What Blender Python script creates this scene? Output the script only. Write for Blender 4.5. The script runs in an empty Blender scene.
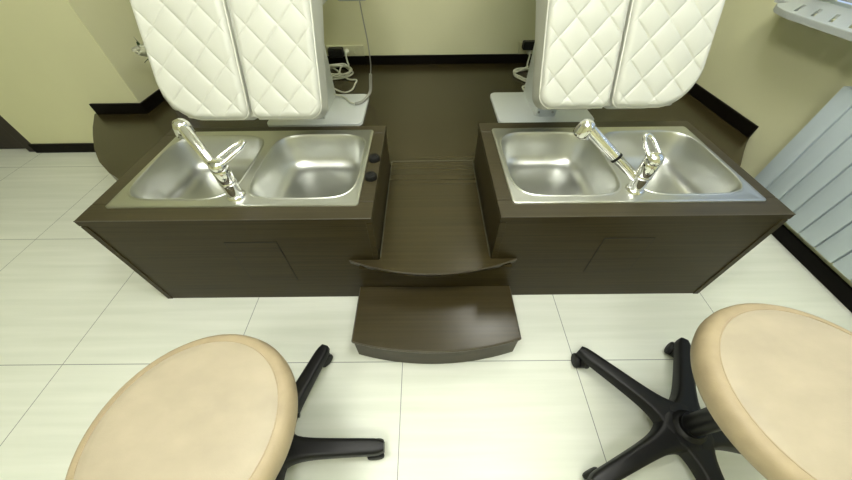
import bpy, bmesh, math, random
from mathutils import Vector, Matrix
random.seed(7)
PI = math.pi
sc = bpy.context.scene
COL = sc.collection

# ------------------------------------------------------------------ materials
def new_mat(name):
    m = bpy.data.materials.new(name); m.use_nodes = True
    nt = m.node_tree; nt.nodes.clear()
    out = nt.nodes.new('ShaderNodeOutputMaterial')
    b = nt.nodes.new('ShaderNodeBsdfPrincipled')
    nt.links.new(b.outputs[0], out.inputs[0])
    return m, nt, b

def pbr(name, col, rough=.5, metal=0., var=0., scale=(8, 8, 8), bump=0., bscale=60., spec=.5, coat=0., detail=4.):
    m, nt, b = new_mat(name)
    b.inputs['Roughness'].default_value = rough
    b.inputs['Metallic'].default_value = metal
    b.inputs['Specular IOR Level'].default_value = spec
    b.inputs['Coat Weight'].default_value = coat
    b.inputs['Base Color'].default_value = (*col, 1)
    tc = nt.nodes.new('ShaderNodeTexCoord')
    if var:
        mp = nt.nodes.new('ShaderNodeMapping'); mp.inputs['Scale'].default_value = scale
        nz = nt.nodes.new('ShaderNodeTexNoise'); nz.inputs['Scale'].default_value = 1.; nz.inputs['Detail'].default_value = detail
        rp = nt.nodes.new('ShaderNodeValToRGB')
        rp.color_ramp.elements[0].position = .3; rp.color_ramp.elements[1].position = .7
        rp.color_ramp.elements[0].color = (*[c*(1-var) for c in col], 1)
        rp.color_ramp.elements[1].color = (*[min(1, c*(1+var)) for c in col], 1)
        nt.links.new(tc.outputs['Object'], mp.inputs[0]); nt.links.new(mp.outputs[0], nz.inputs['Vector'])
        nt.links.new(nz.outputs['Fac'], rp.inputs[0]); nt.links.new(rp.outputs[0], b.inputs['Base Color'])
    if bump:
        n2 = nt.nodes.new('ShaderNodeTexNoise'); n2.inputs['Scale'].default_value = bscale
        bp = nt.nodes.new('ShaderNodeBump'); bp.inputs['Strength'].default_value = bump; bp.inputs['Distance'].default_value = .002
        nt.links.new(tc.outputs['Object'], n2.inputs['Vector'])
        nt.links.new(n2.outputs['Fac'], bp.inputs['Height']); nt.links.new(bp.outputs[0], b.inputs['Normal'])
    return m

def floor_mat():
    m, nt, b = new_mat('floor_tile')
    N, L = nt.nodes.new, nt.links.new
    tc = N('ShaderNodeTexCoord'); sp = N('ShaderNodeSeparateXYZ'); L(tc.outputs['Object'], sp.inputs[0])
    def math_(op, a, v=None):
        n = N('ShaderNodeMath'); n.operation = op; L(a, n.inputs[0])
        if v is not None:
            if isinstance(v, (int, float)): n.inputs[1].default_value = v
            else: L(v, n.inputs[1])
        return n.outputs[0]
    def line(o, off):
        t = math_('DIVIDE', math_('SUBTRACT', o, off), .6)
        f = math_('SUBTRACT', math_('FRACT', math_('ADD', t, .5)), .5)
        return math_('LESS_THAN', math_('ABSOLUTE', f), .0021)
    ln = math_('MAXIMUM', line(sp.outputs[0], -.0901), line(sp.outputs[1], .396))
    mp = N('ShaderNodeMapping'); mp.inputs['Scale'].default_value = (1.6, 34, 1)
    nz = N('ShaderNodeTexNoise'); nz.inputs['Scale'].default_value = 1.; nz.inputs['Detail'].default_value = 5
    L(tc.outputs['Object'], mp.inputs[0]); L(mp.outputs[0], nz.inputs['Vector'])
    rp = N('ShaderNodeValToRGB'); rp.color_ramp.elements[0].position = .3; rp.color_ramp.elements[1].position = .72
    rp.color_ramp.elements[0].color = (.66, .69, .60, 1); rp.color_ramp.elements[1].color = (.75, .77, .69, 1)
    L(nz.outputs['Fac'], rp.inputs[0])
    mx = N('ShaderNodeMix'); mx.data_type = 'RGBA'
    L(ln, mx.inputs['Factor']); L(rp.outputs[0], mx.inputs['A']); mx.inputs['B'].default_value = (.22, .24, .22, 1)
    L(mx.outputs['Result'], b.inputs['Base Color'])
    b.inputs['Roughness'].default_value = .32
    b.inputs['Specular IOR Level'].default_value = .4
    return m

def steel_mat():
    m, nt, b = new_mat('brushed_steel')
    N, L = nt.nodes.new, nt.links.new
    tc = N('ShaderNodeTexCoord'); mp = N('ShaderNodeMapping'); mp.inputs['Scale'].default_value = (3, 90, 90)
    nz = N('ShaderNodeTexNoise'); nz.inputs['Scale'].default_value = 1.
    L(tc.outputs['Object'], mp.inputs[0]); L(mp.outputs[0], nz.inputs['Vector'])
    mr = N('ShaderNodeMapRange'); mr.inputs['To Min'].default_value = .31; mr.inputs['To Max'].default_value = .38
    L(nz.outputs['Fac'], mr.inputs['Value']); L(mr.outputs[0], b.inputs['Roughness'])
    b.inputs['Base Color'].default_value = (.60, .61, .585, 1); b.inputs['Metallic'].default_value = 1
    return m

def glass_mat():
    m = bpy.data.materials.new('window_glass'); m.use_nodes = True
    nt = m.node_tree; nt.nodes.clear()
    out = nt.nodes.new('ShaderNodeOutputMaterial'); mix = nt.nodes.new('ShaderNodeMixShader')
    fr = nt.nodes.new('ShaderNodeMath'); fr.operation = 'MULTIPLY_ADD'; lw = nt.nodes.new('ShaderNodeLayerWeight'); pw = nt.nodes.new('ShaderNodeMath'); pw.operation = 'POWER'; pw.inputs[1].default_value = 4
    nt.links.new(lw.outputs['Facing'], pw.inputs[0]); nt.links.new(pw.outputs[0], fr.inputs[0]); fr.inputs[1].default_value = .5; fr.inputs[2].default_value = .04
    tr = nt.nodes.new('ShaderNodeBsdfTransparent'); gl = nt.nodes.new('ShaderNodeBsdfGlossy')
    gl.inputs['Roughness'].default_value = .02; tr.inputs[0].default_value = (.95, .97, .97, 1)
    nt.links.new(fr.outputs[0], mix.inputs[0]); nt.links.new(tr.outputs[0], mix.inputs[1]); nt.links.new(gl.outputs[0], mix.inputs[2])
    nt.links.new(mix.outputs[0], out.inputs[0]); return m

def emit_mat(name, col, s):
    m = bpy.data.materials.new(name); m.use_nodes = True
    nt = m.node_tree; nt.nodes.clear()
    out = nt.nodes.new('ShaderNodeOutputMaterial'); e = nt.nodes.new('ShaderNodeEmission')
    e.inputs[0].default_value = (*col, 1); e.inputs[1].default_value = s
    nt.links.new(e.outputs[0], out.inputs[0]); return m

WOODC = (.036, .0272, .0098)
M = dict(
    wall=pbr('cream_wall_paint', (.655, .65, .42), .75, var=.03, scale=(2, 2, 2), bump=.05, bscale=220),
    ceiling=pbr('ceiling_paint', (.88, .88, .85), .8),
    floor=floor_mat(),
    wood=pbr('dark_laminate', WOODC, .34, var=.30, scale=(2.2, 150, 150), spec=.16, detail=3),
    wood_deck=pbr('dark_laminate_deck', WOODC, .27, var=.16, scale=(1.5, 110, 110), spec=.5, detail=3),
    wood_edge=pbr('dark_laminate_edging', (.06, .05, .034), .3, spec=.5),
    line=pbr('joint_strip', (.085, .078, .052), .45),
    groove=pbr('dark_groove', (.012, .011, .008), .7),
    base=pbr('baseboard_wood', (.0045, .0035, .0025), .5, spec=.1, var=.2, scale=(4, 60, 60)),
    door=pbr('door_wood', (.020, .013, .009), .45, var=.25, scale=(60, 60, 3)),
    steel=steel_mat(),
    chrome=pbr('chrome', (.86, .86, .85), .07, 1.),
    black=pbr('black_plastic', (.005, .005, .0055), .42, var=.1, scale=(30, 30, 30), spec=.3),
    rubber=pbr('black_rubber', (.006, .006, .006), .6, spec=.3),
    cream=pbr('cream_leatherette', (.59, .60, .54), .48, var=.02, scale=(9, 9, 9), bump=.06, bscale=700),
    piping=pbr('cream_piping', (.70, .70, .63), .42),
    white=pbr('white_enamel', (.76, .80, .80), .32),
    grey=pbr('grey_metal', (.42, .43, .42), .35, .6),
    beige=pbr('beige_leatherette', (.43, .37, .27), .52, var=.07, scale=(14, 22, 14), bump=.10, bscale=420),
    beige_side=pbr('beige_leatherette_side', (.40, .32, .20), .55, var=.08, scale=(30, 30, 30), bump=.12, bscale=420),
    rad=pbr('radiator_enamel', (.52, .60, .65), .38),
    pvc=pbr('white_sill_laminate', (.42, .45, .44), .4),
    socket=pbr('cream_plastic', (.62, .62, .42), .4),
    cable=pbr('pale_cable', (.72, .73, .62), .5),
    greycable=pbr('grey_cable', (.40, .40, .36), .5),
    petal=pbr('white_petal', (.93, .94, .78), .6),
    leaf=pbr('green_leaf', (.03, .07, .02), .5),
    vase=pbr('white_ceramic', (.75, .76, .70), .25),
    glass=glass_mat(),
    lamp=emit_mat('lamp_diffuser', (1.0, 1.0, .92), 20.5),
)

# ------------------------------------------------------------------ helpers
def obj(name, bm, mat, parent=None, smooth=None, loc=None):
    bmesh.ops.recalc_face_normals(bm, faces=bm.faces[:])
    me = bpy.data.meshes.new(name); bm.to_mesh(me); bm.free()
    o = bpy.data.objects.new(name, me); COL.objects.link(o)
    me.materials.append(M[mat] if isinstance(mat, str) else mat)
    if smooth is not None:
        me.shade_smooth()
        if smooth < 180: me.set_sharp_from_angle(angle=math.radians(smooth))
    if parent: o.parent = parent
    if loc: o.location = loc
    return o

def thing(name, label, cat, loc=(0, 0, 0), rotz=0, group=None):
    o = bpy.data.objects.new(name, None); COL.objects.link(o)
    o.empty_display_size = .05
    o.location = loc; o.rotation_euler = (0, 0, rotz); o['label'] = label; o['category'] = cat
    if group: o['group'] = group
    return o

def tag(o, label, cat, group=None):
    o['label'] = label; o['category'] = cat
    if group: o['group'] = group
    return o

def struct(name, bm, mat, parent=None, label=None, smooth=None):
    o = obj(name, bm, mat, parent, smooth)
    if parent is None: o['kind'] = 'structure'
    if label: o['label'] = label
    return o

def box(x0, x1, y0, y1, z0, z1, bev=0., seg=2, bm=None):
    t = bmesh.new()
    bmesh.ops.create_cube(t, size=1)
    for v in t.verts:
        v.co = Vector((x0 + (v.co.x+.5)*(x1-x0), y0 + (v.co.y+.5)*(y1-y0), z0 + (v.co.z+.5)*(z1-z0)))
    if bev: bmesh.ops.bevel(t, geom=t.edges[:], offset=bev, segments=seg, affect='EDGES', profile=.5)
    if bm is None: return t
    return merge(bm, t)

def merge(bm, t, mat=None):
    if mat is not None: bmesh.ops.transform(t, matrix=mat, verts=t.verts[:])
    mp = {v: bm.verts.new(v.co) for v in t.verts}
    for f in t.faces:
        try: bm.faces.new([mp[v] for v in f.verts])
        except ValueError: pass
    t.free(); return bm

def prism(pts, z0, z1, bev=0.):
    bm = bmesh.new()
    f = bm.faces.new([bm.verts.new((x, y, z0)) for x, y in pts])
    r = bmesh.ops.extrude_face_region(bm, geom=[f])
    for v in [g for g in r['geom'] if isinstance(g, bmesh.types.BMVert)]: v.co.z = z1
    if bev:
        bm.normal_update()
        ed = [e for e in bm.edges if all(abs(v.co.z-z1) < 1e-6 for v in e.verts)]
        bmesh.ops.bevel(bm, geom=ed, offset=bev, segments=2, affect='EDGES', profile=.5)
    return bm

def lathe(prof, n=48, c=(0, 0, 0), axis=None, bm=None):
    """prof: list of (r, z)"""
    t = bmesh.new(); rings = []
    for r, z in prof:
        if r < 1e-6: rings.append([t.verts.new((0, 0, z))])
        else: rings.append([t.verts.new((r*math.cos(2*PI*k/n), r*math.sin(2*PI*k/n), z)) for k in range(n)])
    for a, b in zip(rings, rings[1:]):
        for k in range(n):
            k2 = (k+1) % n
            q = [a[k % len(a)], a[k2 % len(a)], b[k2 % len(b)], b[k % len(b)]]
            u = []
            for v in q:
                if v not in u: u.append(v)
            if len(u) > 2: t.faces.new(u)
    mt = Matrix.Translation(c)
    if axis is not None: mt = mt @ Vector((0, 0, 1)).rotation_difference(Vector(axis)).to_matrix().to_4x4()
    bmesh.ops.transform(t, matrix=mt, verts=t.verts[:])
    if bm is None: return t
    return merge(bm, t)

def smooth_path(pts, n=8, closed=False):
    P = [Vector(p) for p in pts]; out = []; L = len(P)
    for i in range(L if closed else L-1):
        g = lambda k: P[k % L] if closed else P[max(0, min(L-1, k))]
        a, b, c, d = g(i-1), g(i), g(i+1), g(i+2)
        for j in range(n):
            t = j/n
            out.append(.5*((2*b)+(c-a)*t+(2*a-5*b+4*c-d)*t*t+(3*b-a-3*c+d)*t**3))
    if not closed: out.append(P[-1])
    return out

def sweep(path, r, n=10, closed=False, bm=None, flat=1., cap=True):
    """tube along path; r = number or list; flat squashes along the second axis"""
    t = bmesh.new(); P = [Vector(p) for p in path]; L = len(P); rings = []
    ref = None
    for i, p in enumerate(P):
        a = P[(i-1) % L] if (closed or i) else p
        b = P[(i+1) % L] if (closed or i < L-1) else p
        tg = (b-a).normalized()
        if ref is None:
            ref = tg.orthogonal().normalized()
        ref = (ref - tg*ref.dot(tg)).normalized(); bi = tg.cross(ref)
        rr = r[i] if isinstance(r, (list, tuple)) else r
        rings.append([t.verts.new(p + ref*rr*math.cos(2*PI*k/n) + bi*rr*flat*math.sin(2*PI*k/n)) for k in range(n)])
    for i in range(L if closed else L-1):
        A, B = rings[i], rings[(i+1) % L]
        for k in range(n): t.faces.new([A[k], A[(k+1) % n], B[(k+1) % n], B[k]])
    if cap and not closed:
        t.faces.new(rings[0]); t.faces.new(rings[-1])
    if bm is None: return t
    return merge(bm, t)

# ------------------------------------------------------------------ room shell
XR, YB, YC, XA, XC, H = 1.65, 2.50, 1.765, -1.64, -2.51, 2.65
XL, YF = -3.6, -2.4
ZP = .25
struct('floor', box(XL-.1, XR+.3, YF-.1, YB+.1, -.1, 0), 'floor')
struct('ceiling', box(XL-.1, XR+.3, YF-.1, YB+.1, H, H+.1), 'ceiling')
struct('wall_back', box(XA, XR+.3, YB, YB+.1, 0, H), 'wall')
struct('wall_alcove', box(XA-.35, XA, YC, YB+.1, 0, H), 'wall')
struct('wall_left_front', box(XC, XA-.35, YC, YC+.2, 0, H), 'wall')
struct('wall_door', box(XL-.1, XC, YC, YC+.2, 2.08, H), 'wall')
struct('wall_left', box(XL-.1, XL, YF-.1, YC+.2, 0, H), 'wall')
struct('wall_front', box(XL, XR+.3, YF-.1, YF, 0, H), 'wall')
# right wall with its window opening
WY0, WY1, WZ0, WZ1 = -.30, 1.80, .735, 2.10
bm = box(XR, XR+.3, YF, YB, 0, WZ0); box(XR, XR+.3, YF, YB, WZ1, H, bm=bm)
box(XR, XR+.3, YF, WY0, WZ0, WZ1, bm=bm); box(XR, XR+.3, WY1, YB, WZ0, WZ1, bm=bm)
struct('wall_right', bm, 'wall')
w = bpy.data.objects.new('window_1', None); COL.objects.link(w); w['kind'] = 'structure'
bm = bmesh.new(); fx0, fx1 = XR+.16, XR+.22
for y in (WY0, (WY0+WY1)/2-.04, WY1-.08): box(fx0, fx1, y, y+.08, WZ0+.03, WZ1, .004, bm=bm)
for z in (WZ0+.03, WZ1-.08): box(fx0, fx1, WY0, WY1, z, z+.08, .004, bm=bm)
obj('window_frame', bm, 'pvc', w)
obj('window_pane', box(XR+.185, XR+.191, WY0+.07, WY1-.07, WZ0+.1, WZ1-.07), 'glass', w)
# sill with diagonal vent slots
sill_pts = [(1.515, -.35), (1.515, 1.54), (1.522, 1.58), (1.545, 1.65), (1.58, 1.70), (XR, 1.72), (XR+.002, WY1), (XR+.16, WY1), (XR+.16, WY0), (XR, WY0), (XR, -.35)]
so = obj('window_sill', prism(sill_pts, .728, .75, .003), 'pvc', w)
cut = bmesh.new()
for i in range(13):
    yc = 1.615 - .083*i
    t = box(-.082, .082, -.0062, .0062, -.06, .06, .004)
    merge(cut, t, Matrix.Translation((1.615, yc, .74)) @ Matrix.Rotation(math.radians(39), 4, 'Z'))
co = obj('slot_cutter', cut, 'pvc')
md = so.modifiers.new('cut', 'BOOLEAN'); md.operation = 'DIFFERENCE'; md.object = co; md.solver = 'EXACT'
dg = bpy.context.evaluated_depsgraph_get()
ev = so.evaluated_get(dg); nm = bpy.data.meshes.new_from_object(ev, depsgraph=dg)
so.modifiers.clear(); so.data = nm
bpy.data.objects.remove(co, do_unlink=True)

# baseboards
BH, BT = .060, .013
struct('baseboard_back', box(XA, XR, YB-BT, YB, ZP, ZP+BH, .002), 'base')
struct('baseboard_alcove', box(XA, XA+BT, YC-BT, YB-BT, ZP, ZP+BH, .002), 'base')
struct('baseboard_column_upper', box(-1.925, XA, YC-BT, YC, ZP, ZP+BH, .002), 'base')
struct('baseboard_column', box(XC-.012, -1.90, YC-BT, YC, 0, BH, .002), 'base')
struct('baseboard_right_upper', box(XR-BT, XR, 1.42, YB-BT, ZP, ZP+BH, .002), 'base')
struct('baseboard_right', box(XR-BT, XR, YF, 1.40, 0, BH, .002), 'base')
# dark door beyond the wall corner
d = bpy.data.objects.new('door_1', None); COL.objects.link(d); d['kind'] = 'structure'
d['label'] = 'dark brown door at left edge'
obj('door_leaf', box(XL+.07, XC-.07, YC+.03, YC+.07, .006, 2.01, .003), 'door', d)
bm = box(XC-.07, XC, YC, YC+.12, 0, 2.08, .003); box(XL, XL+.07, YC, YC+.12, 0, 2.08, .003, bm=bm)
box(XL, XC, YC, YC+.12, 2.01, 2.08, .003, bm=bm)
obj('door_frame', bm, 'door', d)
bm = sweep(smooth_path([(XL+.15, YC+.03, 1.0), (XL+.15, YC-.03, 1.0), (XL+.17, YC-.045, 1.0), (XL+.27, YC-.045, 1.0)]), .009)
obj('door_handle', bm, 'chrome', d, 60)

# ceiling lamps
def lamp(x, y, label, lx=.60, ly=.60):
    t = thing('ceiling_lamp', label, 'lamp', (x, y, H), 0, 'square ceiling lamps')
    hx, hy = lx/2, ly/2
    obj('lamp_frame', box(-hx, hx, -hy, hy, -.018, 0, .003), 'white', t)
    obj('diffuser', box(-hx+.015, hx-.015, -hy+.015, hy-.015, -.10, -.018, .012, 3), 'lamp', t)
lamp(-.50, .25, 'square ceiling lamp above the left stool')
lamp(.60, .25, 'square ceiling lamp above the right stool')
lamp(-.35, -1.1, 'added square ceiling lamp behind the two stools, lighting the front faces', .60, .60)  # fill lamp added out of view to brighten the front-facing surfaces
lamp(.72, 1.72, 'square ceiling lamp above the right pedicure chair', .42, .42)

# ------------------------------------------------------------------ platform
LX0, LX1, RX0, RX1 = -1.062, -.1667, .2224, 1.099
YF_C, YB_L, YB_R, ZT = .660, 1.213, 1.227, .447
g = .002
left_arc = [(-1.940, 1.750), (-1.900, 1.690), (-1.845, 1.605), (-1.776, 1.510), (-1.680, 1.385), (-1.572, 1.268), (-1.465, 1.180), (-1.33, 1.095), (-1.19, 1.03), (LX0-g, .99)]
right_arc = [(RX1+g, .93), (1.20, .975), (1.32, 1.06), (1.441, 1.182), (1.534, 1.295), (1.60, 1.37), (XR-.001, 1.42)]
deck = [(XR-.001, YB-.001), (XA+.001, YB-.001), (XA+.001, YC-.001), (-1.945, YC-.001)] + left_arc + \
       [(LX0-g, YB_L+g), (LX1+g, YB_L+g), (LX1+g, YF_C), (RX0-g, YF_C), (RX0-g, YB_R+g), (RX1+g, YB_R+g)] + right_arc
pf = thing('raised_platform', 'low dark brown laminate platform with curved ends under the white chairs', 'platform', (0, 0, 0))
obj('platform_body', prism(deck, 0, ZP-.018), 'wood', pf)
obj('deck', prism(deck, ZP-.018, ZP), 'wood_deck', pf)
cx = (LX1+RX0)/2
def arc(x0, y0, x1, y1, sag, n=24):
    return [(x0+(x1-x0)*k/n, y0+(y1-y0)*k/n - sag*(1-(2*k/n-1)**2)) for k in range(n+1)]
nos = arc(-.270, .656, .310, .656, .060)
obj('curved_nosing', prism(nos + [(RX0-g-.0005, .6562), (RX0-g-.0005, .6598), (LX1+g+.0005, .6598), (LX1+g+.0005, .6562)], ZP-.020, ZP), 'wood_deck', pf)
obj('nosing_edge', sweep([(x, y-.001, ZP-.003) for x, y in nos], .0028, 6), 'wood_edge', pf)
obj('riser', box(-.238, .294, .634, .656, 0, ZP-.020), 'wood', pf)
obj('deck_seam', box(LX1+.004, RX0-.004, 1.243, 1.2475, ZP-.001, ZP+.0006), 'line', pf)
for xa in (LX1+.0025, RX0-.0055):
    obj('side_strip', box(xa, xa+.003, .665, 1.243, ZP-.001, ZP+.004), 'line', pf)

# the step
st = thing('wooden_step', 'small dark brown wooden step with bowed front below the platform', 'step', (.0275, .52, 0))
ox, oy = .0275, .52
def step_poly(i):
    a = arc(-.250+i, .421+i, .305-i, .426+i, .039)
    return [(x-ox, y-oy) for x, y in a] + [(.305-i-ox, .632-oy), (-.250+i-ox, .632-oy)]
obj('step_body', prism(step_poly(.003), 0, .102), 'wood', st)
obj('tread', prism(step_poly(0), .102, .119, .002), 'wood_deck', st)
fr = arc(-.250, .421, .305, .426, .039)
obj('front_edging', sweep([(x-ox, y-oy-.0005, .116) for x, y in fr], .0032, 6), 'wood_edge', st)
for xa, ya in ((-.250, .421), (.305, .426)):
    obj('side_edging', sweep([(xa-ox, ya-oy, .1165), (xa-ox, .63-oy, .1165)], .0026, 6), 'wood_edge', st)

# ------------------------------------------------------------------ sink cabinets
def cabinet(x0, x1, y0, y1, hatch, label, knobs):
    ox, oy = (x0+x1)/2, (y0+y1)/2
    t = thing('sink_cabinet', label, 'cabinet', (ox, oy, 0), 0, 'dark sink cabinets')
    hx, hy = (x1-x0)/2, (y1-y0)/2; zt = ZT-.022; w = .018; i = .002
    bm = box(-hx+i, hx-i, -hy+i, -hy+i+w, 0, zt); box(-hx+i, hx-i, hy-i-w, hy-i, 0, zt, bm=bm)
    box(-hx+i, -hx+i+w, -hy+i+w, hy-i-w, 0, zt, bm=bm); box(hx-i-w, hx-i, -hy+i+w, hy-i-w, 0, zt, bm=bm)
    obj('carcass', bm, 'wood', t)
    for s in (-1, 1):
        obj('corner_edging', box(s*(hx-.010)-.010, s*(hx-.010)+.010, -hy-.001, -hy+.004, 0, zt-.003, .001), 'groove' if 0 else 'wood', t)
    # worktop boards round the sink opening
    sx, sy0, sy1 = .385, .735-oy, 1.155-oy
    bm = box(-hx, hx, -hy, sy0, zt, ZT, .0012, 1)
    box(-hx, hx, sy1, hy, zt, ZT, .0012, 1, bm=bm)
    box(-hx, -sx, sy0+.0008, sy1-.0008, zt, ZT, .0012, 1, bm=bm); box(sx, hx, sy0+.0008, sy1-.0008, zt, ZT, .0012, 1, bm=bm)
    obj('worktop', bm, 'wood_top', t)
    obj('front_edging', box(-hx, hx, -hy-.0012, -hy+.0005, ZT-.021, ZT-.001), 'wood', t)
    obj('edge_line', sweep([(-hx, -hy-.0006, ZT-.0012), (hx, -hy-.0006, ZT-.0012)], .0016, 6), 'wood_edge', t)
    # access panel with a shadow gap
    a0, a1, b0, b1 = hatch
    obj('panel_gap', box(a0-ox, a1-ox, -hy+.0005, -hy+.0025, b0, b1), 'groove', t)
    obj('access_panel', box(a0-ox+.0022, a1-ox-.0022, -hy+.0003, -hy+.0025, b0+.0022, b1-.0022), 'wood', t)
    for (kx, ky) in knobs:
        k = obj('control_knob', lathe([(0, .016), (.008, .016), (.0095, .0145), (.010, .0165), (.017, .0165), (.0195, .014), (.0205, .008), (.021, 0), (0, 0)], 32, (kx-ox, ky-oy, ZT)), 'rubber', t, 40)
        k['label'] = 'round black knob'
    return t
M['wood_top'] = pbr('dark_laminate_worktop', (.043, .035, .017), .36, var=.2, scale=(2.2, 150, 150), spec=.34, detail=3)
cabinet(LX0, LX1, YF_C, YB_L, (-.662, -.490, .127, .342), 'dark brown laminate sink cabinet left of the step, with two black knobs', [(-.189, .965), (-.189, .856)])
cabinet(RX0, RX1, YF_C, YB_R, (.575, .739, .160, .345), 'dark brown laminate sink cabinet right of the step, next to the radiator', [])

# ------------------------------------------------------------------ double sinks
def sup(cx_, cy_, hx, hy, n, N=72):
    out = []
    for k in range(N):
        a = 2*PI*k/N; c, s = math.cos(a), math.sin(a)
        out.append((cx_ + hx*math.copysign(abs(c)**(2/n), c), cy_ + hy*math.copysign(abs(s)**(2/n), s)))
    return out
def sink(x0, x1, label):
    y0, y1 = .715, 1.175
    ox, oy = (x0+x1)/2, (y0+y1)/2
    hx, hy = (x1-x0)/2, (y1-y0)/2
    t = thing('double_sink', label, 'sink', (ox, oy, ZT), 0, 'steel double sinks')
    bowls = [(-.198, 0, .178, .1925), (.198, 0, .178, .1925)]
    zr = .005
    bm = bmesh.new()
    def loop(pts, z):
        vs = [bm.verts.new((x, y, z)) for x, y in pts]
        return vs, [bm.edges.new((vs[i], vs[(i+1) % len(vs)])) for i in range(len(vs))]
    def rr(hx, hy, r, n=6):
        p = []
        for sx, sy, a0 in ((1, 1, 0), (-1, 1, 90), (-1, -1, 180), (1, -1, 270)):
            for k in range(n+1):
                a = math.radians(a0+90*k/n); p.append((sx*(hx-r)+r*math.cos(a), sy*(hy-r)+r*math.sin(a)))
        return p
    o0, _ = loop(rr(hx, hy, .012), 0.0)
    o1, _ = loop(rr(hx-.001, hy-.001, .011), .0035)
    o2, _ = loop(rr(hx-.006, hy-.006, .008), zr)
    o3, e3 = loop(rr(hx-.014, hy-.014, .006), zr-.0015)
    for A, B in ((o0, o1), (o1, o2), (o2, o3)):
        n = len(A)
        for i in range(n): bm.faces.new([A[i], A[(i+1) % n], B[(i+1) % n], B[i]])
    edges = list(e3)
    holes = []
    for b in bowls:
        hv, he = loop(sup(*b[:2], b[2]+.007, b[3]+.006, 4.6), zr-.0015); edges += he; holes.append(hv)
    bmesh.ops.triangle_fill(bm, edges=edges, use_beauty=True, use_dissolve=False)
    # remove any fill that fell inside the bowl openings
    kill = [f for f in bm.faces if any(abs((f.calc_center_median().x-b[0])/b[2])**4 + abs((f.calc_center_median().y-b[1])/b[3])**4 < .9 for b in bowls)]
    bmesh.ops.delete(bm, geom=kill, context='FACES_ONLY')
    obj('sink_deck', bm, 'steel', t, 35)
    for (bx, by, bhx, bhy) in bowls:
        b = bmesh.new(); rings = []
        prof = [(-.007, zr-.0015), (-.005, zr+.0010), (-.002, zr+.0012), (0, zr-.001), (.003, -.006), (.006, -.016), (.012, -.045), (.020, -.085), (.026, -.098), (.038, -.112), (.054, -.1205), (.075, -.1235), (.12, -.125), (.165, -.126)]
        for d, z in prof:
            ex = max(2.4, 4.6 - max(0, d-.02)*8)
            rings.append([b.verts.new((x, y, z)) for x, y in sup(bx, by, bhx-d, bhy-d, ex)])
        for A, B in zip(rings, rings[1:]):
            n = len(A)
            for i in range(n): b.faces.new([A[i], A[(i+1) % n], B[(i+1) % n], B[i]])
        b.faces.new(rings[-1])
        obj('basin', b, 'steel', t, 180)
    return t
sink(-1.008, -.214, 'stainless steel double sink set in the left cabinet, below the left chair')
sink(.268, 1.057, 'stainless steel double sink set in the right cabinet, near the radiator')

# ------------------------------------------------------------------ faucets
def faucet(x, y, spout_end, lever_dir, label, ring):
    z0 = ZT+.0035
    t = thing('faucet', label, 'faucet', (x, y, z0), 0, 'chrome faucets')
    obj('base_flange', lathe([(0, 0), (.030, 0), (.030, .004), (.027, .008), (.0235, .012), (0, .012)], 40), 'chrome', t, 50)
    obj('faucet_body', lathe([(0, .01), (.0235, .01), (.0225, .050), (.0225, .053), (.0245, .056), (.0245, .060), (.0235, .062), (.0245, .064), (.0250, .104), (.0235, .107), (0, .107)], 40), 'chrome', t, 50)
    E = Vector(spout_end) - Vector((x, y, z0)); S = Vector((0, 0, .032)); d = (E-S).normalized()
    P = [S + d*.008, S+d*.10, S+d*.102, S+d*.110, S+d*.112, E-d*.012, E]
    R = [.0135, .0145, .0158, .0158, .0166, .0176, .0165]
    obj('spout', sweep(P, R, 28), 'chrome', t, 40)
    if ring:
        obj('spout_ring', lathe([(.0158, -.0035), (.0178, -.0035), (.0178, .0035), (.0158, .0035)], 28, S+d*.106, d), 'rubber', t, 40)
    # spray head turned down at the end of the spout
    dn = Vector((d.x*.35, d.y*.35, -1)).normalized()
    hc = E + d*.004
    obj('spray_head', lathe([(0, -.024), (.012, -.023), (.0205, -.017), (.0250, -.006), (.0265, .008), (.0285, .018), (.0282, .025), (.023, .028), (0, .028)], 32, hc + dn*.004, dn), 'chrome', t, 45)
    obj('spray_face', lathe([(0, 0), (.0215, 0), (.0215, .0015), (0, .0015)], 28, hc + dn*.0315, dn), 'grey', t, 40)
    # cartridge cap and loop lever
    bm = lathe([(0, .106), (.0240, .106), (.0258, .110), (.0252, .122), (.021, .130), (.012, .134), (0, .135)], 40)
    obj('lever_cap', bm, 'chrome', t, 50)
    L = Vector(lever_dir); ln = L.length; L.normalize(); Sd = L.cross(Vector((0, 0, 1))).normalized()
    c0 = Vector((0, 0, .122))
    pts = [c0 + Sd*.0165, c0 + L*ln*.35 + Sd*.0175, c0 + L*ln*.75 + Sd*.0145, c0 + L*ln*.95 + Sd*.007, c0+L*ln, c0 + L*ln*.95 - Sd*.007, c0 + L*ln*.75 - Sd*.0145, c0 + L*ln*.35 - Sd*.0175, c0 - Sd*.0165, c0 - L*.012]
    obj('lever', sweep(smooth_path(pts, 6, True), .0062, 12, True), 'chrome', t, 60)
    return t
faucet(-.611, .764, (-.770, .915, .608), (.060, .076, .026), 'chrome faucet with loop lever on the left sink, spray head turned left', False)
faucet(.669, .774, (.500, .886, .606), (-.012, .062, .036), 'chrome faucet with black spout ring on the right sink', True)

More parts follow.
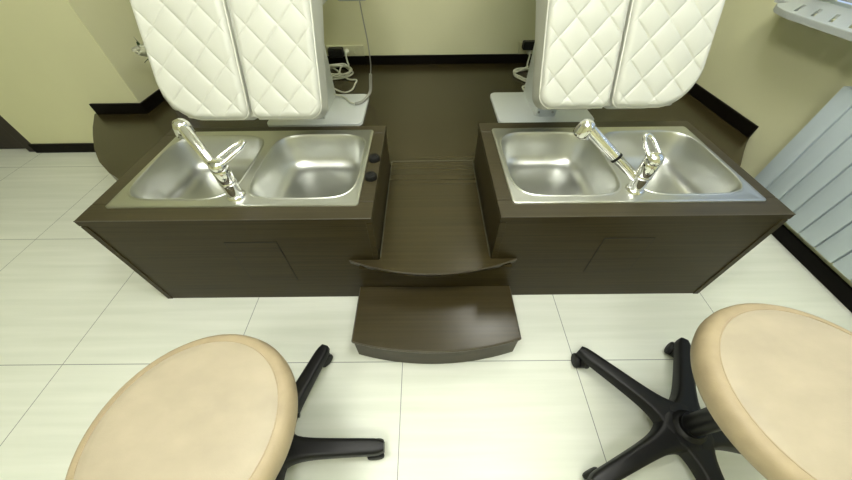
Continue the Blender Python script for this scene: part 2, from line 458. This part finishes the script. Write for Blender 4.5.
# ------------------------------------------------------------------ pedicure chairs
TL = math.radians(60)
PD = Vector((0, math.cos(TL), math.sin(TL))); PN = Vector((0, -math.sin(TL), math.cos(TL)))
P0 = Vector((0, 1.02, .57))
def pad_mesh(x0, x1, rl, rr_, shl, shr, phx, phs, origin, P0, s1=.46, th=.085):
    NX, NS = 130, 260
    def lim(s):
        l = r = 0.
        if s < rl: l = rl - math.sqrt(max(0, rl*rl-(rl-s)**2))
        if s < rr_: r = rr_ - math.sqrt(max(0, rr_*rr_-(rr_-s)**2))
        return x0+l+shl*(s-.05), x1-r+shr*(s-.05)
    rows = [0, .0006, .0018, .0035, .006] + [.009 + (s1-.009)*k/(NS-5) for k in range(NS-4)]
    bm = bmesh.new(); G = []
    def dist(x, s):
        k = (x-x0-shl*(s-.05))/(x1-x0+(shr-shl)*(s-.05)); x = x0+(x1-x0)*k
        d = min(x-x0, x1-x, s, s1-s+.02)
        if s < rl and x < x0+rl: d = min(d, rl - math.hypot(x0+rl-x, rl-s))
        if s < rr_ and x > x1-rr_: d = min(d, rr_ - math.hypot(x-x1+rr_, rr_-s))
        return max(0, d)
    def W(x, s, n): return Vector((x, 0, 0)) + P0 + PD*s + PN*n - origin
    er = .020
    for s in rows:
        a, b = lim(s); row = []
        for i in range(NX+1):
            q = i/NX; q = .5-.5*math.cos(PI*q)*(.35+.65*1) if 0 else q
            # denser towards the edges
            q = q - math.sin(2*PI*q)/(2*PI)*.55
            x = a+(b-a)*q
            dd = dist(x, s)
            n = -er + math.sqrt(max(0, er*er-(er-min(er, dd))**2))
            p_ = ((x-phx)/.052+(s-phs)/.0575)/2; q_ = ((x-phx)/.052-(s-phs)/.0575)/2
            f = (abs(math.sin(PI*p_))*abs(math.sin(PI*q_)))**.45
            dq = min(abs(p_-round(p_)), abs(q_-round(q_)))*.077
            n += (.0055*f-.0055 - .0022*math.exp(-(dq/.0022)**2))*min(1, dd/.030)
            row.append(bm.verts.new(W(x, s, n)))
        G.append(row)
    for A, B in zip(G, G[1:]):
        for i in range(NX): bm.faces.new([A[i], A[i+1], B[i+1], B[i]])
    # outline -> back
    out = [r[0] for r in reversed(G)] + G[0][1:-1] + [r[-1] for r in G]
    prev = out
    for k, (dn, ins) in enumerate([(.02, 0), (.045, 0), (th-.012, 0), (th-.003, .004), (th, .012)]):
        cur = []
        cen = W((x0+x1)/2, s1/2, 0)
        for v in out:
            base = Vector(v.co)
            rel = base + PN*er  # edge verts sit at n=-er
            q = base - PN*dn*(1+.75*max(0, (base-P0+origin).dot(PD))/.36)
            dirc = (cen-base); dirc -= PN*dirc.dot(PN)
            cur.append(bm.verts.new(q + dirc.normalized()*ins))
        for i in range(len(out)-1): bm.faces.new([prev[i], prev[i+1], cur[i+1], cur[i]])
        prev = cur
    bm.faces.new(prev)
    bm.faces.new([G[-1][0]] + [G[-1][i] for i in range(1, NX+1)][::1] + [prev[-1], prev[0]]) if 0 else None
    # welt line along the front edge of the outline
    welt = [W(xy[0]+(shl+(shr-shl)*(xy[0]-x0)/(x1-x0))*(xy[1]-.05), xy[1], -er-.001) for xy in
            [(x0, s1*.98), (x0, .30), (x0, rl+.02)] +
            [(x0+rl-rl*math.cos(a), rl-rl*math.sin(a)) for a in [PI/2*k/10 for k in range(11)]] +
            [(x1-rr_+rr_*math.sin(a), rr_-rr_*math.cos(a)) for a in [PI/2*k/10 for k in range(11)]] +
            [(x1, rr_+.02), (x1, .30), (x1, s1*.98)]]
    return bm, welt

def rbox(x0, x1, y0, y1, z0, z1, r=.03): return box(x0, x1, y0, y1, z0, z1, r, 5)

def chair(cx_, pads, label, arm_z, bracket, sb):
    P0 = Vector((0, 1.02, .57)) + PD*sb
    oy = 1.75; og = Vector((cx_, oy, ZP))
    t = thing('pedicure_chair', label, 'chair', og, 0, 'white pedicure chairs')
    # base plate with rounded corners
    def rrect(x0, x1, y0, y1, r):
        p = []
        for X, Y, a0 in ((x1-r, y1-r, 0), (x0+r, y1-r, 90), (x0+r, y0+r, 180), (x1-r, y0+r, 270)):
            for k in range(7):
                a = math.radians(a0+15*k); p.append((X+r*math.cos(a), Y+r*math.sin(a)))
        return p
    obj('base_plate', prism(rrect(-.262, .262, 1.575-oy, 1.955-oy, .04), 0, .016, .003), 'white', t, 40)
    ped = rrect(-.053, .053, 1.642-oy, 1.952-oy, .008)
    obj('pedestal', prism(ped, .016, .50), 'white', t, 40)
    obj('front_cover', box(-.038, .053, 1.634-oy, 1.642-oy, .016, .30, .002), 'white', t)
    for bx in (-.045, .030):
        obj('bolt', lathe([(0, 0), (.006, 0), (.006, .004), (.003, .006), (0, .006)], 12, (bx, 1.634-oy-.006, .045), (0, -1, 0)), 'grey', t, 40)
    obj('seat_frame', box(-.14, .14, 1.40-oy, 1.95-oy, .50, .545, .006), 'grey', t)
    obj('seat', rbox(-.24, .24, 1.30-oy, 1.98-oy, .68, .78, .035), 'cream', t, 60)
    obj('seat_support', box(-.15, .15, 1.45-oy, 1.9-oy, .545, .68, .004), 'grey', t)
    bk = rbox(-.28, .28, -.055, .055, 0, .72, .04)
    bmesh.ops.transform(bk, matrix=Matrix.Translation((0, 1.985-oy, .70)) @ Matrix.Rotation(math.radians(-14), 4, 'X'), verts=bk.verts[:])
    obj('backrest', bk, 'cream', t, 60)
    for s in (-1, 1):
        z = arm_z-ZP if s == bracket[0] else .74
        a = obj('armrest', rbox(s*.325-.045, s*.325+.045, 1.42-oy, 1.90-oy, z, z+.055, .02), 'cream', t, 60)
        obj('arm_bracket', box(s*.325-.055+s*.0, s*.325+.055, 1.50-oy, 1.80-oy, z-.022, z, .004), 'grey', a)
    xs = [q for pd in pads for q in pd[:2]]
    bm = box(min(xs)+.05-cx_, max(xs)-.05-cx_, 0, .44, -.075, -.042, .006)
    bmesh.ops.transform(bm, matrix=Matrix.Translation(P0 - Vector((0, oy, ZP))) @ Matrix.Rotation(TL, 4, 'X') @ Matrix.Translation((0, .006, 0)), verts=bm.verts[:])
    obj('leg_rest_gap_filler', bm, 'cream', t, 40)  # cream panel added so the gap between the pads doesn't go dark
    # quilted leg rests and the arm that carries them
    for x0, x1, rl, rr_, shl, shr, phx, phs in pads:
        bm, welt = pad_mesh(x0, x1, rl, rr_, shl, shr, phx, phs-sb, og, P0)
        p = obj('leg_rest', bm, 'cream', t, 180)
        obj('piping', sweep(smooth_path(welt, 3), .0034, 8), 'piping', p, 180)
        xm = cx_ + (.075 if (x0+x1)/2 > cx_ else -.075)
        a = P0 + PD*.16 - PN*.095 - og; b = P0 + PD*.42 - PN*.095 - og
        c = Vector((0, 1.45-oy, .52))
        obj('leg_rest_bar', sweep([(xm-cx_, a.y, a.z), (xm-cx_, b.y, b.z), (xm-cx_, c.y, c.z)], .014, 10), 'grey', p, 60)
    return t
chair(-.611, [(-.908, -.623, .125, .030, -.075, -.055, -.768, .058), (-.606, -.364, .030, .045, -.035, 0, -.470, .058)],
      'white quilted pedicure chair with split leg rest over the left sink', .835, (1,), .010)
chair(.660, [(.394, .634, .045, .030, 0, .045, .483, .070), (.650, .926, .030, .125, .045, .085, .780, .062)],
      'white quilted pedicure chair with split leg rest over the right sink', .97, (0,), .034)

# ------------------------------------------------------------------ sockets, plugs, cables
def socket(x0, x1, z0, z1, holes, label):
    t = thing('wall_socket', label, 'socket', ((x0+x1)/2, YB, (z0+z1)/2), 0, 'wall sockets')
    hx, hz = (x1-x0)/2, (z1-z0)/2
    obj('socket_plate', box(-hx, hx, -.020, 0, -hz, hz, .004), 'socket', t)
    for h in holes:
        for sx in (-1, 1):
            obj('pin_hole', lathe([(0, 0), (.0032, 0), (.0032, .0012), (0, .0012)], 12, (h-(x0+x1)/2+sx*.0095, -.0172, 0), (0, -1, 0)), 'rubber', t)
        obj('outlet', lathe([(.0245, 0), (.0245, .003), (.021, .003), (.019, -.004), (0, -.004)], 28, (h-(x0+x1)/2, -.0205, 0), (0, -1, 0)), 'socket', t, 40)
    return t
socket(-.705, -.438, .312, .380, (-.488,), 'cream multi outlet wall socket beside the left chair')
socket(.672, .90, .312, .388, (.75,), 'cream wall socket half hidden behind the right chair')
def adapter(x, z, w, h, label):
    t = thing('power_adapter', label, 'plug', (x, YB-.022, z), 0, 'black power adapters')
    obj('adapter_body', box(-w, w, -.055, 0, -h, h, .008), 'black', t)
    obj('adapter_face', box(-w+.012, w-.012, -.058, -.054, -h+.012, h-.012, .002), 'rubber', t)
adapter(-.635, .348, .052, .028, 'black power adapter in the socket beside the left chair')
adapter(.738, .378, .052, .026, 'black power adapter beside the right chair')
def plug(x, z, label):
    t = thing('power_plug', label, 'plug', (x, YB-.022, z), 0, 'pale power plugs')
    obj('plug_body', lathe([(0, 0), (.017, 0), (.017, .018), (.011, .034), (.006, .040), (0, .040)], 20, (0, 0, 0), (0, -1, 0)), 'cable', t, 50)
    obj('strain_relief', sweep([(0, -.034, 0), (0, -.048, -.006), (0, -.055, -.018)], .0055, 8), 'cable', t, 60)
plug(-.562, .345, 'pale plug in the socket beside the left chair')
plug(.742, .333, 'pale plug below the black adapter by the right chair')
zf = ZP+.006
def coil(cx_, cy_, rx, ry, turns, ph, z0=zf, dz=.004):
    n = int(turns*10); r = random.Random(3+int(abs(cx_)*10))
    return [(cx_+(rx+r.uniform(-.015, .015))*math.cos(ph+2*PI*k/10), cy_+(ry+r.uniform(-.02, .02))*math.sin(ph+2*PI*k/10), z0+dz*k/10*1.2) for k in range(n)]
p1 = [(-.562, YB-.077, .327), (-.555, YB-.095, .30), (-.552, YB-.10, .275), (-.60, 2.38, zf+.02)] + coil(-.625, 2.31, .110, .105, 4.6, PI*.6, zf, .006)[::-1] + [(-.53, 2.215, zf), (-.47, 2.20, zf), (-.468, 2.13, zf), (-.475, 2.04, zf), (-.52, 2.00, zf), (-.572, 1.962, .30)]
tag(obj('power_cable', sweep(smooth_path(p1, 5), .0055, 8), 'cable', None, 180), 'pale power cable coiled on the platform beside the left chair', 'cable', 'power cables')
p2 = [(.742, YB-.077, .315), (.735, YB-.09, .29), (.728, YB-.11, .265), (.72, 2.36, zf+.012)] + coil(.70, 2.24, .085, .10, 2.4, 1.2, zf, .006)[::-1] + [(.66, 2.10, zf), (.625, 2.05, zf), (.64, 1.98, zf), (.665, 1.958, .30)]
tag(obj('power_cable', sweep(smooth_path(p2, 5), .0055, 8), 'cable', None, 180), 'pale power cable looped on the platform beside the right chair', 'cable', 'power cables')
# control cord hanging from the left chair's armrest
hc = thing('control_cord', 'thin grey cord hanging from the left chair armrest', 'cord', (-.27, 1.7, .78))
o_ = Vector((-.27, 1.7, .78))
thin = [(-.290, 1.70, .785), (-.287, 1.715, .70), (-.285, 1.75, .60), (-.300, 1.84, .47), (-.318, 1.90, .40)]
thick = [(-.318, 1.90, .40), (-.325, 1.91, .36), (-.332, 1.905, .31), (-.345, 1.88, .288), (-.375, 1.82, .277), (-.415, 1.795, .276), (-.450, 1.82, .276), (-.48, 1.87, .276), (-.52, 1.905, .276), (-.556, 1.90, .29)]
obj('thin_cord', sweep([p-o_ for p in smooth_path(thin, 6)], .0028, 8), 'greycable', hc, 180)
obj('cord_sleeve', sweep([p-o_ for p in smooth_path(thick[:6], 6)], .0085, 10), 'greycable', hc, 180)
obj('cord_end', sweep([p-o_ for p in smooth_path(thick[5:], 6)], .0045, 8), 'cable', hc, 180)

# ------------------------------------------------------------------ radiator
RXF, RZ0, RZ1 = 1.590, .108, .590
rd = thing('radiator', 'pale grey blue sectional radiator under the window sill', 'radiator', (1.62, .73, RZ0))
for k in range(13):
    y1 = 1.205-.0805*k
    bm = box(RXF-1.62, RXF+.046-1.62, y1-.0745-.73, y1-.73, 0, RZ1-RZ0, .002)
    box(RXF+.046-1.62, 1.645-1.62, y1-.055-.73, y1-.025-.73, .02, RZ1-RZ0-.02, bm=bm)
    obj('radiator_section', bm, 'rad', rd, 40)
bm = sweep([(0.002, 1.207-.73-1.05, .045), (0.002, 1.207-.73+.001, .045)], .015, 12)
sweep([(0.002, 1.207-.73-1.05, RZ1-RZ0-.045), (0.002, 1.207-.73+.001, RZ1-RZ0-.045)], .015, 12, bm=bm)
obj('manifold', bm, 'rad', rd, 60)
obj('vent_valve', lathe([(0, 0), (.013, 0), (.013, .025), (.008, .03), (0, .03)], 16, (.004, 1.17-.73, RZ1-RZ0-.002)), 'grey', rd, 40)

# ------------------------------------------------------------------ stools
def stool(c, bc, zt, R, ang0, label):
    t = thing('swivel_stool', label, 'stool', (bc[0], bc[1], 0), 0, 'beige swivel stools')
    dx, dy = c[0]-bc[0], c[1]-bc[1]
    top = [(0, .004), (R*.35, .004), (R*.65, .002), (R-.045, -.001), (R-.031, -.0035), (R-.0275, -.0060), (R-.024, -.0062)]
    side = [(R-.024, -.0062), (R-.018, -.0068), (R-.010, -.011), (R-.004, -.019), (R-.0008, -.031), (R-.001, -.044), (R-.005, -.056), (R-.014, -.064), (R-.03, -.067), (0, -.067)]
    cc = (dx, dy, zt)
    s = obj('seat_cushion', lathe(top, 96, cc), 'beige', t, 180)
    obj('seat_border', lathe(side, 96, cc), 'beige_side', s, 180)
    obj('seam', sweep([(dx+(R-.0255)*math.cos(2*PI*k/96), dy+(R-.0255)*math.sin(2*PI*k/96), zt-.0062) for k in range(96)], .0013, 6, True), 'beige_side', s, 180)
    obj('seat_plate', lathe([(0, 0), (R-.05, 0), (R-.055, -.012), (.06, -.014), (.045, -.04), (0, -.04)], 48, (dx, dy, zt-.067)), 'black', t, 40)
    obj('gas_column', lathe([(0, .11), (.026, .11), (.026, .24), (.021, .245), (.021, .25), (.013, .25), (.013, zt-.10), (0, zt-.10)], 32), 'black', t, 40)
    obj('height_lever', sweep(smooth_path([(.02, 0, zt-.095), (.10, .02, zt-.10), (.16, .03, zt-.105)]), .005, 8), 'black', t, 60)
    obj('hub', lathe([(0, .060), (.040, .060), (.046, .066), (.047, .105), (.043, .115), (.030, .122), (.030, .135), (0, .135)], 40), 'black', t, 40)
    for k in range(5):
        a = math.radians(ang0+72*k)
        bm = bmesh.new(); rings = []
        N = 20
        for j in range(N+1):
            r = .020 + (.312-.020)*j/N
            w = .0200 + .0055*(1-j/N) + .032*math.exp(-max(0, r-.036)/.026)
            if j == N: w *= .62
            if j == N-1: w *= .92
            zc = .118 - .040*(r/.3)**1.3
            h = .046 - .018*(j/N)
            b_ = min(.006, w*.35)
            sec = [(-w, -h), (-w*.93, -b_*.9), (-w*.80, -b_*.25), (-w*.45, 0), (w*.45, 0), (w*.80, -b_*.25), (w*.93, -b_*.9), (w, -h)]
            rings.append([bm.verts.new((r*math.cos(a)-u*math.sin(a), r*math.sin(a)+u*math.cos(a), zc+v)) for u, v in sec])
        for A, B in zip(rings, rings[1:]):
            for i in range(len(A)): bm.faces.new([A[i], A[(i+1) % len(A)], B[(i+1) % len(A)], B[i]])
        bm.faces.new(rings[0]); bm.faces.new(rings[-1])
        leg = obj('leg', bm, 'black', t, 50)
        # twin wheel caster
        r = .296; ca = a + random.uniform(-.9, .9)
        px, py = r*math.cos(a), r*math.sin(a)
        ox_, oy_ = px - .012*math.cos(ca), py - .012*math.sin(ca)
        ax = Vector((-math.sin(ca), math.cos(ca), 0))
        bm = lathe([(0, .040), (.0075, .040), (.0075, .062), (0, .062)], 16, (px, py, 0))
        lathe([(0, -.0065), (.024, -.0075), (.024, .0075), (0, .0065)], 24, (ox_, oy_, .026), ax, bm=bm)
        cst = obj('caster', bm, 'black', leg, 40)
        for s_ in (-1, 1):
            obj('wheel', lathe([(0, -.0065), (.018, -.0075), (.023, -.005), (.0245, 0), (.023, .005), (.018, .0075), (0, .0065)], 24, Vector((ox_, oy_, .0245)) + ax*s_*.0165, ax), 'rubber', leg, 40)
    return t
stool((-.448, .117), (-.438, .128), .452, .191, 74, 'beige round swivel stool at the lower left, black legs showing at its right')
stool((.693, .142), (.714, .172), .522, .193, 58.5, 'beige round swivel stool at the lower right, black star base showing at its left')

# ------------------------------------------------------------------ rose in a tall vase behind the left chair
vx, vy = -1.47, 1.83
va = thing('floor_vase', 'slim white vase on the platform behind the left chair', 'vase', (vx, vy, ZP))
obj('vase_body', lathe([(0, 0), (.040, 0), (.045, .01), (.052, .08), (.042, .16), (.026, .20), (.022, .215), (.025, .225), (.021, .223), (.018, .21), (.02, .19), (0, .05)], 40), 'vase', va, 60)
ro = thing('white_rose', 'white rose with green leaves peeking out beside the left chair', 'flower', (vx, vy, ZP+.06))
hx, hy, hz = -.004, .0, .236
obj('stem', sweep(smooth_path([(0, 0, 0), (.004, 0, .12), (0, 0, .2), (hx, hy, hz-.02)]), .003, 8), 'leaf', ro, 60)
for ring, (n, rad, tilt) in enumerate([(3, .015, .15), (5, .028, .45), (6, .040, .80)]):
    for k in range(n):
        bm = bmesh.new(); a = 2*PI*k/n + ring*.6; g_ = []
        for i in range(7):
            u = i/6; row = []
            for j in range(7):
                v = j/6*2-1
                wv = .030*math.sin(PI*(.12+.80*u))*v*(1+.2*ring)
                rr_ = rad*(.35+.65*u) + tilt*.030*u*u - .010*(v*v)*(1-.3*u)
                zz = .058*u*(1-.35*tilt) + .004*v*v
                row.append(bm.verts.new((hx+rr_*math.cos(a)-wv*math.sin(a), hy+rr_*math.sin(a)+wv*math.cos(a), hz-.02+zz)))
            g_.append(row)
        for A, B in zip(g_, g_[1:]):
            for j in range(6): bm.faces.new([A[j], A[j+1], B[j+1], B[j]])
        bmesh.ops.solidify(bm, geom=bm.faces[:], thickness=.0012)
        obj('petal', bm, 'petal', ro, 180)
for (dx_, dy_, dz_) in ((-.028, .01, .082), (-.045, .03, .055), (.03, .045, .05), (-.03, -.02, -.03)):
    bm = bmesh.new(); b0 = Vector((hx, hy, hz-.02+dz_*.2)); tip = Vector((hx+dx_, hy+dy_, hz+dz_)); d_ = tip-b0
    sd = d_.cross(Vector((0, .3, 1))).normalized(); rows = []
    for i in range(9):
        u = i/8; wv = .014*math.sin(PI*min(1, u*.96+.02))
        c_ = b0+d_*u+Vector((0, 0, -.012*u*u)); rows.append([bm.verts.new(c_-sd*wv), bm.verts.new(c_+Vector((0, 0, -.003))), bm.verts.new(c_+sd*wv)])
    for A, B in zip(rows, rows[1:]):
        for j in range(2): bm.faces.new([A[j], A[j+1], B[j+1], B[j]])
    bmesh.ops.solidify(bm, geom=bm.faces[:], thickness=.001)
    obj('leaf', bm, 'leaf', ro, 180)

# ------------------------------------------------------------------ world, camera
wd = bpy.data.worlds.new('daylight'); sc.world = wd; wd.use_nodes = True
bg = wd.node_tree.nodes['Background']
bg.inputs[0].default_value = (.62, .76, 1, 1); bg.inputs[1].default_value = .9

pitch, roll, yaw = .84531, -.01387, -.00529
f = Vector((math.sin(yaw)*math.cos(pitch), math.cos(yaw)*math.cos(pitch), -math.sin(pitch)))
r = Vector((math.cos(yaw), -math.sin(yaw), 0)); u = r.cross(f)
r2 = r*math.cos(roll)+u*math.sin(roll); u2 = -r*math.sin(roll)+u*math.cos(roll)
cam = bpy.data.cameras.new('camera'); co = bpy.data.objects.new('camera', cam); COL.objects.link(co)
m = Matrix((r2, u2, -f)).transposed().to_4x4(); m.translation = (0, 0, 1.09)
co.matrix_world = m
cam.sensor_width = 36; cam.sensor_fit = 'HORIZONTAL'; cam.lens = 307.04/852*36
cam.clip_start = .01
sc.camera = co

vs = sc.view_settings
vs.view_transform = 'Standard'; vs.look = 'None'; vs.gamma = 1; vs.use_curve_mapping = False
vs.exposure = 0.0
sc.cycles.max_bounces = 10
